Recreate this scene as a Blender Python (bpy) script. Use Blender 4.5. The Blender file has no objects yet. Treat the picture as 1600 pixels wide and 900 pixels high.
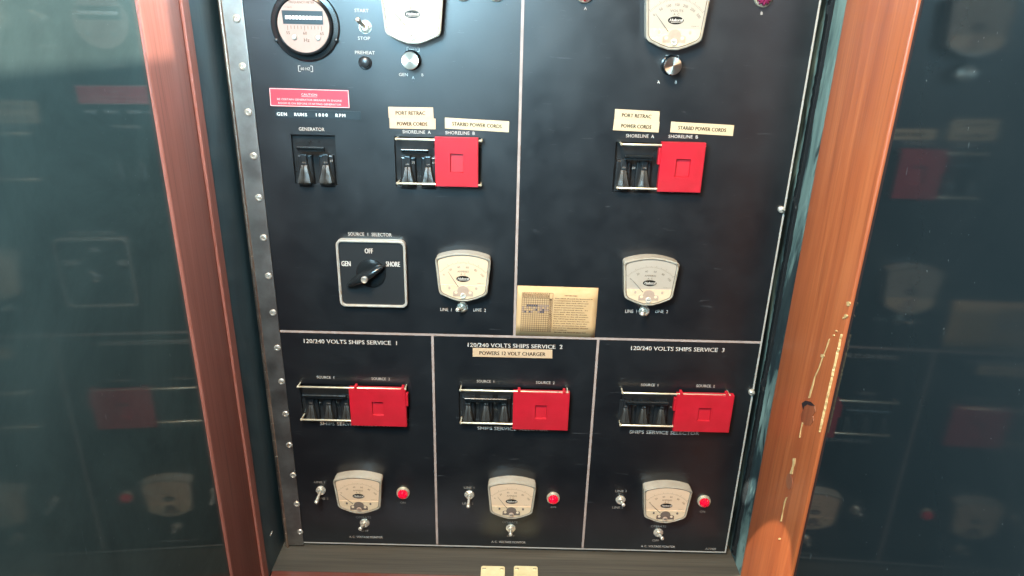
import bpy, bmesh, math, random
from mathutils import Vector, Matrix, noise
random.seed(7)
K = 0.7                      # one drawing unit = 0.7 m (the eye is one unit in front of the panel)
sc = bpy.context.scene
C = sc.collection

# ------------------------------------------------------------ camera
PITCH, ROLL, F = 0.373897652, 0.0234759153, 1067.0
fwd = Vector((0, math.cos(PITCH), -math.sin(PITCH)))
right0 = Vector((1, 0, 0)); up0 = right0.cross(fwd)
right = right0 * math.cos(ROLL) + up0 * math.sin(ROLL)
up = up0 * math.cos(ROLL) - right0 * math.sin(ROLL)
EYE = Vector((0, -1, 0))
cd = bpy.data.cameras.new('camera'); cam = bpy.data.objects.new('camera', cd); C.objects.link(cam)
cd.sensor_width = 36; cd.lens = 36 * F / 1600; cd.clip_start = .01; cd.clip_end = 100
m = Matrix.Identity(4)
for i in range(3):
    m[i][0] = right[i]; m[i][1] = up[i]; m[i][2] = -fwd[i]; m[i][3] = EYE[i] * K
cam.matrix_world = m
sc.camera = cam

# ------------------------------------------------------------ light
w = bpy.data.worlds.new('World'); sc.world = w; w.use_nodes = True
w.node_tree.nodes['Background'].inputs[0].default_value = (.42, .58, .70, 1)
w.node_tree.nodes['Background'].inputs[1].default_value = .03
sc.view_settings.view_transform = 'Standard'; sc.view_settings.look = 'None'
sc.view_settings.exposure = 0; sc.view_settings.gamma = 1
def area(name, loc, target, sx, sy, power, col):
    l = bpy.data.lights.new(name, 'AREA'); l.shape = 'RECTANGLE'; l.size = sx * K; l.size_y = sy * K
    l.energy = power; l.color = col
    o = bpy.data.objects.new(name, l); C.objects.link(o)
    o.location = Vector(loc) * K
    o.rotation_euler = (Vector(target) - Vector(loc)).to_track_quat('-Z', 'Y').to_euler()
    return o
# cool daylight of a window behind, above and to the left of the viewer; warm cabin light overhead
area('window_light', (-.85, -1.75, .36), (0, 0, .1), 1.5, 1.1, 24, (.60, .88, 1.0))
sun = bpy.data.lights.new('low_sun', 'SUN'); sun.energy = 6.5; sun.angle = math.radians(1.2); sun.color = (1.0, .97, .86)
so = bpy.data.objects.new('low_sun', sun); C.objects.link(so); so.rotation_euler = Vector((-1, -.06, -.215)).to_track_quat('-Z', 'Y').to_euler()
def spot(name, loc, tgt, deg, power, col, blend=.15, r=.002):
    l = bpy.data.lights.new(name, 'SPOT'); l.energy = power; l.color = col; l.spot_size = math.radians(deg); l.spot_blend = blend; l.shadow_soft_size = r
    o = bpy.data.objects.new(name, l); C.objects.link(o); o.location = Vector(loc)*K
    o.rotation_euler = (Vector(tgt) - Vector(loc)).to_track_quat('-Z', 'Y').to_euler()
area('panel_sheen_fill', (-.32, -.88, .26), (-.24, 0, -.12), .28, .22, 12.5, (.40, .78, 1.0))  # unseen area light, added to give the panel's upper left a cool sheen
spot('sun_fleck', (-.30, -.75, .75), (.41, -.150, -.875), 5.2, 230, (1, .9, .75))
spot('sun_fleck', (-.25, -.80, .70), (.42, -.022, -.752), 1.1, 700, (1, .97, .85), .5)
area('cabin_light', (-.25, -1.15, 1.05), (.05, 0, -.75), .5, .4, 37, (1.0, .74, .50))
area('left_door_fill', (-.27, -.10, .17), (-.30, -1., -.30), .34, .10, 2.3, (.50, .82, 1.0))  # added emitter out of view, facing outward to brighten left pane and stile

# ------------------------------------------------------------ helpers
def P(u, v, h=0.0):          # point of the panel (x, z) seen at a photo position, h in front of the panel
    d = right * ((u - 800) / F) + up * ((450 - v) / F) + fwd
    t = (1 - h) / d.y; p = EYE + d * t
    return p.x, p.z
def onx(u, v, X):
    d = right * ((u - 800) / F) + up * ((450 - v) / F) + fwd
    return EYE + d * (X / d.x)
def onz(u, v, Z):
    d = right * ((u - 800) / F) + up * ((450 - v) / F) + fwd
    return EYE + d * (Z / d.z)

def fin(name, bm, mats, parent=None, loc=(0, 0, 0), smooth=None, rot=None):
    """links a bmesh (drawing units, local to loc) as ONE mesh object"""
    bmesh.ops.recalc_face_normals(bm, faces=bm.faces[:]) if bm.faces and name not in NORECALC else None
    for v in bm.verts: v.co *= K
    me = bpy.data.meshes.new(name)
    if smooth:
        for f in bm.faces: f.smooth = True
        for e in bm.edges:
            if len(e.link_faces) == 2 and e.calc_face_angle(0) > math.radians(smooth): e.smooth = False
            elif len(e.link_faces) != 2: e.smooth = False
    bm.to_mesh(me); bm.free()
    for mt in (mats if isinstance(mats, (list, tuple)) else [mats]): me.materials.append(mt)
    o = bpy.data.objects.new(name, me); C.objects.link(o)
    o.location = Vector(loc) * K
    if rot: o.rotation_euler = rot
    if parent: o.parent = parent
    return o
NORECALC = {'legend', 'lettering', 'border_line', 'scale', 'clear_cover'}
def empty(name, loc=(0, 0, 0), rz=0, parent=None):
    o = bpy.data.objects.new(name, None); C.objects.link(o); o.location = Vector(loc) * K
    o.rotation_euler = (0, 0, rz); o.empty_display_size = .02
    if parent: o.parent = parent
    return o
def tag(o, label=None, cat=None, group=None, kind=None):
    if label: o['label'] = label
    if cat: o['category'] = cat
    if group: o['group'] = group
    if kind: o['kind'] = kind
    return o
B = bmesh.new
def box(bm, x0, x1, y0, y1, z0, z1, bev=0, mi=0):
    vs = [bm.verts.new((x, y, z)) for x in (x0, x1) for y in (y0, y1) for z in (z0, z1)]
    fs = [bm.faces.new([vs[i] for i in q]) for q in ((0,1,3,2),(4,6,7,5),(0,4,5,1),(2,3,7,6),(0,2,6,4),(1,5,7,3))]
    for f in fs: f.material_index = mi
    if bev:
        es = list({e for f in fs for e in f.edges})
        r = bmesh.ops.bevel(bm, geom=es, offset=bev, segments=2, affect='EDGES', profile=.6)
        for f in r['faces']: f.material_index = mi
    return fs
def prism(bm, pts, y0, y1, bev=0, mi=0, segs=2):
    """closed outline pts (x,z), from back y0 to front y1 (y1<y0), front edge bevelled"""
    a = [bm.verts.new((x, y0, z)) for x, z in pts]; b = [bm.verts.new((x, y1, z)) for x, z in pts]
    n = len(pts); fs = []
    for i in range(n):
        fs.append(bm.faces.new((a[i], a[(i+1) % n], b[(i+1) % n], b[i])))
    fb = bm.faces.new(a[::-1]); ff = bm.faces.new(b); fs += [fb, ff]
    for f in fs: f.material_index = mi
    if bev:
        r = bmesh.ops.bevel(bm, geom=list(ff.edges), offset=bev, segments=segs, affect='EDGES', profile=.5)
        for f in r['faces']: f.material_index = mi
    return fs
def ring(bm, outer, inner, y0, y1, mi=0):
    """frame between two outlines of equal point count"""
    n = len(outer)
    A = [[bm.verts.new((x, y, z)) for x, z in pts] for pts, y in ((outer, y0), (outer, y1), (inner, y1), (inner, y0))]
    for i in range(n):
        j = (i + 1) % n
        for k in range(4):
            p, q = A[k], A[(k+1) % 4]
            bm.faces.new((p[i], p[j], q[j], q[i])).material_index = mi
def rrect(x0, x1, z0, z1, r, n=5):
    pts = []
    for cx, cz, a0 in ((x1-r, z1-r, 0), (x0+r, z1-r, 90), (x0+r, z0+r, 180), (x1-r, z0+r, 270)):
        for k in range(n+1):
            a = math.radians(a0 + 90*k/n); pts.append((cx + r*math.cos(a), cz + r*math.sin(a)))
    return pts
def circ(cx, cz, r, n=32, rz=None):
    return [(cx + r*math.cos(2*math.pi*k/n), cz + (rz or r)*math.sin(2*math.pi*k/n)) for k in range(n)]
def lathe(bm, prof, n=32, c=(0, 0), mi=0, axis=Vector((0, -1, 0)), org=None):
    """prof: (radius, distance along axis) pairs; closed at the ends"""
    axis = axis.normalized(); org = org or Vector((c[0], 0, c[1]))
    u = axis.orthogonal().normalized(); v = axis.cross(u)
    rows = []
    for r, h in prof:
        if r <= 1e-7: rows.append([bm.verts.new(org + axis*h)])
        else: rows.append([bm.verts.new(org + axis*h + (u*math.cos(2*math.pi*k/n) + v*math.sin(2*math.pi*k/n))*r) for k in range(n)])
    for a, b in zip(rows, rows[1:]):
        for k in range(n):
            j = (k+1) % n
            if len(a) == 1 and len(b) == 1: continue
            if len(a) == 1: f = bm.faces.new((a[0], b[k], b[j]))
            elif len(b) == 1: f = bm.faces.new((a[k], a[j], b[0]))
            else: f = bm.faces.new((a[k], a[j], b[j], b[k]))
            f.material_index = mi
    for rw in (rows[0], rows[-1]):
        if len(rw) > 1:
            f = bm.faces.new(rw); f.material_index = mi
_tc = {}
def textgeo(s):
    if s not in _tc:
        cu = bpy.data.curves.new('t', 'FONT'); cu.body = s; cu.size = 1; cu.resolution_u = 2
        cu.align_x = 'CENTER'
        o = bpy.data.objects.new('t', cu); C.objects.link(o)
        dg = bpy.context.evaluated_depsgraph_get(); me = o.evaluated_get(dg).to_mesh()
        vs = [(v.co.x, v.co.y) for v in me.vertices]; ps = [tuple(p.vertices) for p in me.polygons]
        o.evaluated_get(dg).to_mesh_clear()
        bpy.data.objects.remove(o); bpy.data.curves.remove(cu)
        xs = [v[0] for v in vs]; x0, x1 = min(xs), max(xs)
        _tc[s] = ([(x - (x0+x1)/2, y) for x, y in vs], ps, x1 - x0)
    return _tc[s]
CAP = 0.73
def text(bm, s, cx, cz, cap, width=None, h=.0004, rot=0, mi=0, shear=0, bold=0):
    """text centred on (cx, cz), cap height cap, squeezed or stretched to width; facing -y"""
    vs, ps, w0 = textgeo(s)
    sz = cap / CAP; sx = (width / w0) if width else sz
    c, sn = math.cos(rot), math.sin(rot)
    offs = [(0, 0)] if not bold else [(-bold/2, 0), (bold/2, 0)]
    for k, (ox, oz) in enumerate(offs):
        nv = []
        for x, y in vs:
            X = x*sx + shear*(y*sz) + ox; Z = (y - CAP/2)*sz + oz
            nv.append(bm.verts.new((cx + X*c - Z*sn, -h - .00003*k, cz + X*sn + Z*c)))
        for p in ps:
            f = bm.faces.new([nv[i] for i in p]); f.material_index = mi
def strip(bm, x0, x1, z0, z1, h, mi=0):
    f = bm.faces.new([bm.verts.new(q) for q in ((x0,-h,z0),(x1,-h,z0),(x1,-h,z1),(x0,-h,z1))]); f.material_index = mi; return f
def seg(bm, xa, za, xb, zb, wd, h, mi=0):
    d = Vector((xb-xa, zb-za)); n = Vector((-d.y, d.x)).normalized() * wd/2
    bm.faces.new([bm.verts.new((x, -h, z)) for x, z in ((xa-n.x, za-n.y), (xb-n.x, zb-n.y), (xb+n.x, zb+n.y), (xa+n.x, za+n.y))]).material_index = mi

# ------------------------------------------------------------ materials
def mat(name, col, rough=.5, metal=0, spec=.5, coat=0, **kw):
    m = bpy.data.materials.new(name); m.use_nodes = True
    b = m.node_tree.nodes['Principled BSDF']
    b.inputs['Base Color'].default_value = (*col, 1); b.inputs['Roughness'].default_value = rough
    b.inputs['Metallic'].default_value = metal; b.inputs['Specular IOR Level'].default_value = spec
    b.inputs['Coat Weight'].default_value = coat
    for k, v in kw.items(): b.inputs[k.replace('_', ' ')].default_value = v
    return m
class N:
    def __init__(s, m): s.t = m.node_tree; s.b = s.t.nodes['Principled BSDF']
    def n(s, ty, **kw):
        x = s.t.nodes.new(ty)
        for k, v in kw.items(): setattr(x, k, v)
        return x
    def l(s, a, b): s.t.links.new(a, b)
    def coord(s, scale=(1, 1, 1), rot=(0, 0, 0)):
        tc = s.n('ShaderNodeTexCoord'); mp = s.n('ShaderNodeMapping')
        mp.inputs['Scale'].default_value = scale; mp.inputs['Rotation'].default_value = rot
        s.l(tc.outputs['Object'], mp.inputs['Vector']); return mp.outputs['Vector']
    def noise(s, vec, scale, detail=4, rough=.5, dist=0):
        x = s.n('ShaderNodeTexNoise'); x.inputs['Scale'].default_value = scale; x.inputs['Detail'].default_value = detail
        x.inputs['Roughness'].default_value = rough; x.inputs['Distortion'].default_value = dist
        s.l(vec, x.inputs['Vector']); return x.outputs['Fac']
    def ramp(s, fac, stops):
        r = s.n('ShaderNodeValToRGB'); e = r.color_ramp.elements
        while len(e) < len(stops): e.new(.5)
        for i, (p, c) in enumerate(stops):
            e[i].position = p; e[i].color = (*c, 1) if isinstance(c, tuple) else (c, c, c, 1)
        s.l(fac, r.inputs['Fac']); return r.outputs['Color']
    def mix(s, fac, a, b, mode='MIX'):
        x = s.n('ShaderNodeMix', data_type='RGBA', blend_type=mode)
        for sock, v in ((x.inputs['Factor'], fac), (x.inputs['A'], a), (x.inputs['B'], b)):
            if hasattr(v, 'is_output'): s.l(v, sock)
            elif isinstance(v, tuple): sock.default_value = (*v, 1)
            else: sock.default_value = v
        return x.outputs['Result']
    def bump(s, h, strength=.2, dist=.001):
        x = s.n('ShaderNodeBump'); x.inputs['Strength'].default_value = strength; x.inputs['Distance'].default_value = dist
        s.l(h, x.inputs['Height']); s.l(x.outputs['Normal'], s.b.inputs['Normal'])
def speckled(name, c1, c2, rough=(.35, .55), scale=40, bump=.1, **kw):
    m = mat(name, c1, **kw); n = N(m); v = n.coord()
    f = n.noise(v, scale, 6, .6)
    n.l(n.ramp(f, [(.35, c1), (.7, c2)]), n.b.inputs['Base Color'])
    n.l(n.ramp(n.noise(v, scale*.4, 5, .65), [(.3, rough[0]), (.7, rough[1])]), n.b.inputs['Roughness'])
    if bump: n.bump(n.noise(v, scale*8, 3), bump, .0004)
    return m
M = {}
# panel: satin black phenolic with faint scratches and dust
m = mat('panel_black', (.014, .017, .02), .4, spec=.9); n = N(m); v = n.coord()
dust = n.ramp(n.noise(v, 9, 8, .7, .4), [(.45, 0.), (.8, .35)])
speck = n.ramp(n.noise(v, 330, 2, .5), [(.70, 0.), (.78, .5)])
sv = n.coord((30, 30, 400), (0, .5, 0)); scr = n.ramp(n.noise(sv, 1.3, 3, .6, .8), [(.69, 0.), (.72, .6)])
c = n.mix(dust, (.0035, .0045, .006), (.022, .025, .027)); c = n.mix(speck, c, (.05, .05, .05)); c = n.mix(scr, c, (.05, .053, .055))
n.l(c, n.b.inputs['Base Color'])
n.l(n.ramp(n.noise(v, 14, 7, .7), [(.3, .30), (.75, .46)]), n.b.inputs['Roughness']); n.bump(n.noise(v, 900, 2), .05, .0002)
M['panel'] = m
M['ink'] = mat('engraved_white', (.48, .43, .38), .7)
M['line'] = speckled('engraved_line', (.26, .20, .175), (.36, .28, .245), scale=60, bump=0)
M['red'] = speckled('red_plastic', (.42, .007, .018), (.34, .006, .013), (.36, .60), 45, .15)
M['rodm'] = speckled('nickel_rod', (.70, .61, .45), (.58, .50, .36), (.25, .4), 80, 0, metal=.6)
M['steel'] = speckled('hinge_steel', (.30, .27, .25), (.42, .39, .36), (.38, .55), 50, .1, metal=1)
M['screw'] = speckled('screw_steel', (.60, .55, .48), (.42, .38, .33), (.3, .5), 200, 0, metal=.7)
M['chrome'] = speckled('chrome', (.74, .68, .58), (.55, .50, .42), (.2, .35), 120, 0, metal=.65)
M['dark'] = mat('recess_black', (.006, .007, .008), .6)
M['breaker'] = speckled('breaker_bakelite', (.009, .010, .011), (.016, .017, .018), (.25, .4), 90, 0)
M['paddle'] = speckled('breaker_paddle', (.012, .011, .010), (.026, .024, .019), (.40, .55), 120, .1)
M['blackgloss'] = mat('black_gloss', (.010, .012, .013), .18)
M['cream'] = speckled('meter_card', (.66, .47, .33), (.60, .42, .28), (.45, .6), 14, 0)
M['white_card'] = speckled('meter_card_white', (.40, .34, .28), (.36, .30, .24), (.45, .6), 14, 0)
M['case'] = speckled('meter_case', (.42, .38, .32), (.55, .50, .42), (.15, .3), 70, 0, coat=.5)
M['lens'] = speckled('meter_case_pale', (.36, .31, .24), (.27, .23, .18), (.15, .3), 60, 0, coat=.3)
M['seam'] = mat('meter_seam', (.10, .08, .065), .4)
M['lower'] = speckled('meter_lower_window', (.66, .50, .34), (.58, .43, .28), (.2, .3), 40, 0, coat=.4)
M['movement'] = speckled('movement_cover', (.40, .29, .21), (.30, .21, .16), (.3, .5), 90, .1)
M['movement_dark'] = speckled('movement_cover_dark', (.10, .075, .06), (.15, .11, .09), (.3, .5), 90, .1)
M['bk'] = mat('black_ink', (.008, .007, .006), .7, spec=.2)
M['brown'] = mat('scale_ink', (.06, .035, .025), .8, spec=.2)
M['faint'] = mat('faded_ink', (.10, .07, .045), .75)
M['needle'] = mat('needle_black', (.03, .02, .018), .5)
M['reed'] = mat('reed_white', (.8, .78, .74), .5)
M['tape'] = speckled('cream_tape', (.52, .40, .25), (.46, .35, .21), (.4, .55), 30, .1)
M['tape_pink'] = speckled('cream_tape_aged', (.50, .35, .22), (.45, .30, .18), (.4, .55), 30, .1)
M['plate_red'] = speckled('caution_red', (.55, .035, .055), (.50, .03, .05), (.4, .5), 30, 0)
M['plate_ink'] = mat('caution_ink', (.85, .45, .42), .6)
M['dymo'] = mat('embossed_tape', (.02, .03, .036), .3)
M['dymo_ink'] = mat('embossed_white', (.62, .64, .62), .6)
# label paper with wrinkles
m = speckled('aged_paper', (.48, .31, .16), (.42, .26, .12), (.75, .85), 22, .2, spec=.2); M['paper'] = m
M['brass'] = speckled('brass', (.62, .52, .30), (.52, .42, .22), (.6, .75), 60, .1, metal=.1)
M['putty'] = speckled('dried_putty', (.50, .34, .15), (.34, .20, .08), (.5, .7), 150, .3)
# spun aluminium of the knob caps
m = mat('spun_aluminium', (.55, .49, .42), .33, 1); n = N(m)
tg = n.n('ShaderNodeTangent', direction_type='RADIAL', axis='Y'); n.l(tg.outputs[0], n.b.inputs['Tangent'])
n.b.inputs['Anisotropic'].default_value = .9; M['spun'] = m
# lit red jewel
def jewel(name, s):
    m = mat(name, (.55, .0, .02), .15, coat=.6); n = N(m)
    v = n.coord((1, .2, 1)); wv = n.n('ShaderNodeTexVoronoi'); wv.inputs['Scale'].default_value = 420; n.l(v, wv.inputs['Vector'])
    n.l(n.ramp(wv.outputs['Distance'], [(.1, (1., .03, .06)), (.55, (.35, 0., .01))]), n.b.inputs['Emission Color'])
    n.b.inputs['Emission Strength'].default_value = s; return m
M['jewel'] = jewel('red_jewel_lit', .7); M['jewel_dim'] = jewel('red_jewel_dim', .45); M['jewel_off'] = mat('red_jewel_dark', (.20, .02, .06), .15, coat=.6)
# clear front glass of the gauges
m = bpy.data.materials.new('clear_cover'); m.use_nodes = True; nt = m.node_tree; nt.nodes.clear()
o_ = nt.nodes.new('ShaderNodeOutputMaterial'); mx = nt.nodes.new('ShaderNodeMixShader'); tr = nt.nodes.new('ShaderNodeBsdfTransparent'); gl = nt.nodes.new('ShaderNodeBsdfGlossy'); fr = nt.nodes.new('ShaderNodeFresnel')
tr.inputs[0].default_value = (.96, .96, .95, 1); gl.inputs['Roughness'].default_value = .06; fr.inputs[0].default_value = 1.25

ge = nt.nodes.new('ShaderNodeNewGeometry'); mr = nt.nodes.new('ShaderNodeMapRange'); mr.inputs['To Min'].default_value = 1.3; mr.inputs['To Max'].default_value = 1/1.3
nt.links.new(ge.outputs['Backfacing'], mr.inputs['Value']); nt.links.new(mr.outputs[0], fr.inputs[0])
nt.links.new(fr.outputs[0], mx.inputs[0]); nt.links.new(tr.outputs[0], mx.inputs[1]); nt.links.new(gl.outputs[0], mx.inputs[2]); nt.links.new(mx.outputs[0], o_.inputs[0])
M['clear'] = m
# varnished mahogany, grain along z or x
def wood(name, c1, c2, c3, axis='z', rough=(.25, .4), coat=.35):
    m = mat(name, c1, .4, coat=coat, Coat_Roughness=.2); n = N(m)
    s = {'z': (70, 70, 2.2), 'x': (2.2, 70, 70)}[axis]; v = n.coord(s)
    f = n.noise(v, 1, 7, .62, .6)
    s2 = {'z': (420, 420, 9), 'x': (9, 420, 420)}[axis]; f2 = n.noise(n.coord(s2), 1, 3, .6)
    s3 = {'z': (9, 9, 1.3), 'x': (1.3, 9, 9)}[axis]; f3 = n.noise(n.coord(s3), 1, 4, .5)
    c = n.ramp(f, [(.28, c2), (.5, c1), (.74, c3)])
    c = n.mix(n.ramp(f2, [(.50, 0.), (.72, .55)]), c, tuple(x*.35 for x in c1))
    c = n.mix(n.ramp(f3, [(.35, 0.), (.75, .5)]), c, tuple(x*.55 for x in c1))
    n.l(c, n.b.inputs['Base Color']); n.l(n.ramp(f3, [(.3, rough[0]), (.7, rough[1])]), n.b.inputs['Roughness'])
    n.bump(f2, .25, .0004); return m
M['wood'] = wood('varnished_mahogany', (.34, .085, .026), (.25, .055, .018), (.44, .13, .042), coat=.15, rough=(.35, .5))
M['wood_left'] = wood('red_mahogany', (.31, .10, .070), (.26, .082, .058), (.36, .125, .09), coat=.0, rough=(.4, .55))
M['wood_x'] = wood('varnished_mahogany_rail', (.13, .032, .02), (.09, .022, .013), (.18, .05, .03), 'x')
M['oldwood'] = wood('weathered_sill', (.060, .050, .036), (.034, .028, .020), (.105, .088, .062), 'x', rough=(.55, .75), coat=0)
# worn dark green paint
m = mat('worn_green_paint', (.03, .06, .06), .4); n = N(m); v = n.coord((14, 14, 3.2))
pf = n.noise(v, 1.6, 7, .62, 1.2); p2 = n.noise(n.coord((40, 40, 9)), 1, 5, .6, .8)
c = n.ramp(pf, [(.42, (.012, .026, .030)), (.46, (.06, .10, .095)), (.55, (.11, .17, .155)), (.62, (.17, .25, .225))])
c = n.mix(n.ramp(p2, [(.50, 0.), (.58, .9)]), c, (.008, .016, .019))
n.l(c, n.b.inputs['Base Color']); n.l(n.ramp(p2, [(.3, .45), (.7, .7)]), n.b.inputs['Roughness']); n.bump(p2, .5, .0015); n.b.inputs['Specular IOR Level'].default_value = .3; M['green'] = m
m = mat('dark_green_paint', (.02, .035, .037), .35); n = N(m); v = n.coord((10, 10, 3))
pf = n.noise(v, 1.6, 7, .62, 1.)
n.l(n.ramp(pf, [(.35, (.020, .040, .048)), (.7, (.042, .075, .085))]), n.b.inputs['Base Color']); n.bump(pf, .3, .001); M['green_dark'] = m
# smoked acrylic of the doors, with dust, smears and scratches on its face
def acrylic(name, seed, dustc, amt):
    m = mat(name, (.008, .014, .016), .035, spec=.11); n = N(m)
    d = n.noise(n.coord((1, 1, 1), (seed, 0, 0)), 7, 8, .7, .5)
    sp = n.ramp(n.noise(n.coord(), 240, 2, .5), [(.74, 0.), (.84, .35)])
    sm = n.ramp(n.noise(n.coord((70, 70, 26), (.35 + seed, 0, 0)), 1, 3, .6, .3), [(.72, 0.), (.78, .45)])
    base = n.mix(n.ramp(d, [(.25, amt*.45), (.8, amt)]), (.004, .008, .010), dustc)
    c = n.mix(sp, base, (.30, .33, .33)); c = n.mix(sm, c, (.16, .19, .19))
    n.l(c, n.b.inputs['Base Color'])
    n.l(n.mix(n.ramp(d, [(.3, 0.), (.8, 1.)]), (.04, .04, .04), (.10, .10, .10)), n.b.inputs['Roughness']); return m
M['acr_r'] = acrylic('smoked_acrylic', .3, (.021, .026, .027), .5)
M['acr_l'] = acrylic('smoked_acrylic_dusty', 1.3, (.17, .235, .215), .42)

# ============================================================ THE CABINET
XL, XR, ZB, ZT = -.413, .420, -.915, .30
YF0, YF1 = -.062, -.082            # face frame, back and front of it
YL0, YL1 = -.078, -.097
cab = tag(empty('cabinet', (0, 0, ZB)), 'dark green painted cabinet recess with reddish face frame and brass catches around the black panel', 'cabinet')
def cpart(name, bm, mt, **k): return fin(name, bm, mt, cab, (0, 0, 0), **k)
def off(bm, dz=-ZB):
    for v in bm.verts: v.co.z += dz
    return bm
b = B()
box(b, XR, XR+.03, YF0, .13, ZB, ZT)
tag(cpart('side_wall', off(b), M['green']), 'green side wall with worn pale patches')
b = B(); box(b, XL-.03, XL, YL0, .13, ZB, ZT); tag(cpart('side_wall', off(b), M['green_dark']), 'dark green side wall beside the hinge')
b = B(); box(b, XL-.03, XR+.03, .13, .15, ZB-.03, ZT+.03); cpart('back_wall', off(b), M['dark'])
b = B(); box(b, XL-.03, XR+.03, YF0, .13, ZB-.03, ZB-.0005, .0); tag(cpart('sill', off(b), M['oldwood']), 'weathered grey brown sill board')
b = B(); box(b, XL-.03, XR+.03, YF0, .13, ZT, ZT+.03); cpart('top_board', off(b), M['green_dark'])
# ragged dark sealant between panel and green wall
b = B(); prev = None
for k in range(301):
    z = .29 - k * (1.195/300)
    wv = .0028 + .0022*noise.noise(Vector((z*23, 0, 3))) + .0020*noise.noise(Vector((z*130, 4, 3)))
    yy = -.010 - .0022*noise.noise(Vector((z*31, 2, 9))) - .0016*noise.noise(Vector((z*150, 2, 9)))
    row = [b.verts.new(q) for q in ((XR-.0005, .004, z), (XR-.003-max(0, wv)*.6, -.002, z), (XR-.002, yy, z), (XR+.0003, yy-.004, z))]
    if prev:
        for i in range(3): b.faces.new((prev[i], prev[i+1], row[i+1], row[i]))
    prev = row
cpart('sealant_bead', off(b), M['blackgloss'], smooth=60)
# face frame
b = B(); box(b, XR-.001, XR+.09, YF1, YF0, ZB-.10, ZT+.05, .0015); cpart('frame_stile', off(b), M['wood'])
b = B(); box(b, XL-.09, XL+.001, YL1, YL0, ZB-.10, ZT+.05, .0015); cpart('frame_stile', off(b), M['wood_left'])
b = B(); box(b, XL+.001, XR-.001, YF1-.03, YF0+.002, ZB-.10, ZB-.001, .0015); cpart('frame_rail', off(b), M['wood_x'])
b = B(); box(b, XL+.001, XR-.001, YF1, YF0, ZT-.03, ZT+.05, .0015); cpart('frame_rail', off(b), M['wood_x'])
# small chip in the paint of the left wall
b = B(); p = onx(424, 833, XL); box(b, XL-.001, XL+.0008, p.y-.006, p.y+.004, p.z-.0012, p.z+.001); cpart('paint_chip', off(b), M['ink'])
# brass catch plates on the sill
for ua, ub in ((752, 789), (803, 840)):
    a = onz(ua, 884, ZB+.004); c_ = onz(ub, 885, ZB+.004)
    b = B(); pts = rrect(a.x, c_.x, a.y-.050, a.y, .004)
    vs0 = [b.verts.new((x, y, ZB+.0006)) for x, y in pts]; vs1 = [b.verts.new((x, y, ZB+.004)) for x, y in pts]
    for i in range(len(pts)):
        j = (i+1) % len(pts); b.faces.new((vs0[i], vs0[j], vs1[j], vs1[i]))
    b.faces.new(vs1); b.faces.new(vs0[::-1])
    ct = cpart('brass_catch', off(b), M['brass'])
    for sx in (a.x+.0055, c_.x-.0055):
        b = B(); lathe(b, [(.0035, 0), (.0035, .0006), (.0025, .0016), (0, .0019)], 16, axis=Vector((0, 0, 1)), org=Vector((sx, a.y-.008, ZB+.004)))
        box(b, sx-.003, sx+.003, a.y-.0084, a.y-.0076, ZB+.0055, ZB+.0061, mi=1)
        fin('screw', off(b), [M['brass'], M['dark']], ct, smooth=40)

# ============================================================ THE DOORS (opened about 90 degrees)
def door(side, x0, a, stile_px, mt_w, mt_p, label):
    d = Vector((math.sin(a), -math.cos(a), 0)); nrm = Vector((-math.cos(a), -math.sin(a), 0)) * side   # nrm faces the opening
    org = Vector((x0, 0, 0))
    def W(s, o, z): return org + d*s + nrm*o + Vector((0, 0, z))
    def dbox(bm, s0, s1, o0, o1, z0, z1, bev=0):
        vs = [bm.verts.new(W(s, o, z)) for s in (s0, s1) for o in (o0, o1) for z in (z0, z1)]
        fs = [bm.faces.new([vs[i] for i in q]) for q in ((0,1,3,2),(4,6,7,5),(0,4,5,1),(2,3,7,6),(0,2,6,4),(1,5,7,3))]
        if bev: bmesh.ops.bevel(bm, geom=list({e for f in fs for e in f.edges}), offset=bev, segments=3, affect='EDGES', profile=.6)
    def hit(u, v, o):        # where a photo ray meets the door face
        r = right*((u-800)/F) + up*((450-v)/F) + fwd
        q = org + nrm*o; t = (q - EYE).dot(nrm) / r.dot(nrm); p = EYE + r*t - org
        return p.dot(d), p.z
    z0, z1 = -1.02, DZT
    s_in, s_out = (-YF1 if side > 0 else -YL1) + .002, hit(*stile_px, .004)[0]
    base = W(s_in, 0, z0)
    def dp(name, bm, mt, par=None, **k):
        for v in bm.verts: v.co -= base
        return fin(name, bm, mt, par or root, (0, 0, 0), **k)
    b = B(); dbox(b, s_in, s_out, -.028, .004, z0, z1, .003); dbox(b, .80, .87, -.028, .004, z0, z1, .003)
    dbox(b, s_out, .80, -.028, .0035, z0, z0+.07, .003); dbox(b, s_out, .80, -.028, .0035, z1-.07, z1, .003)
    for v in b.verts: v.co -= base
    root = fin('door', b, mt_w, cab, base - Vector((0, 0, ZB)), smooth=50); root['label'] = label
    st = root
    b = B(); dbox(b, s_out-.004, .804, -.006, 0, z0+.065, z1-.065); pane = dp('pane', b, mt_p)
    return root, st, pane, W, hit, dp, s_out
DZT = .125
rd = door(1, .410, -.0304, (1334, 450), M['wood'], M['acr_r'], 'open right hand cabinet door with bright orange varnished stile and scratched smoked acrylic pane')
ld = door(-1, -.425, .0595, (290, 450), M['wood_left'], M['acr_l'], 'open left hand cabinet door with dull reddish stile and hazy smoked acrylic pane')
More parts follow.
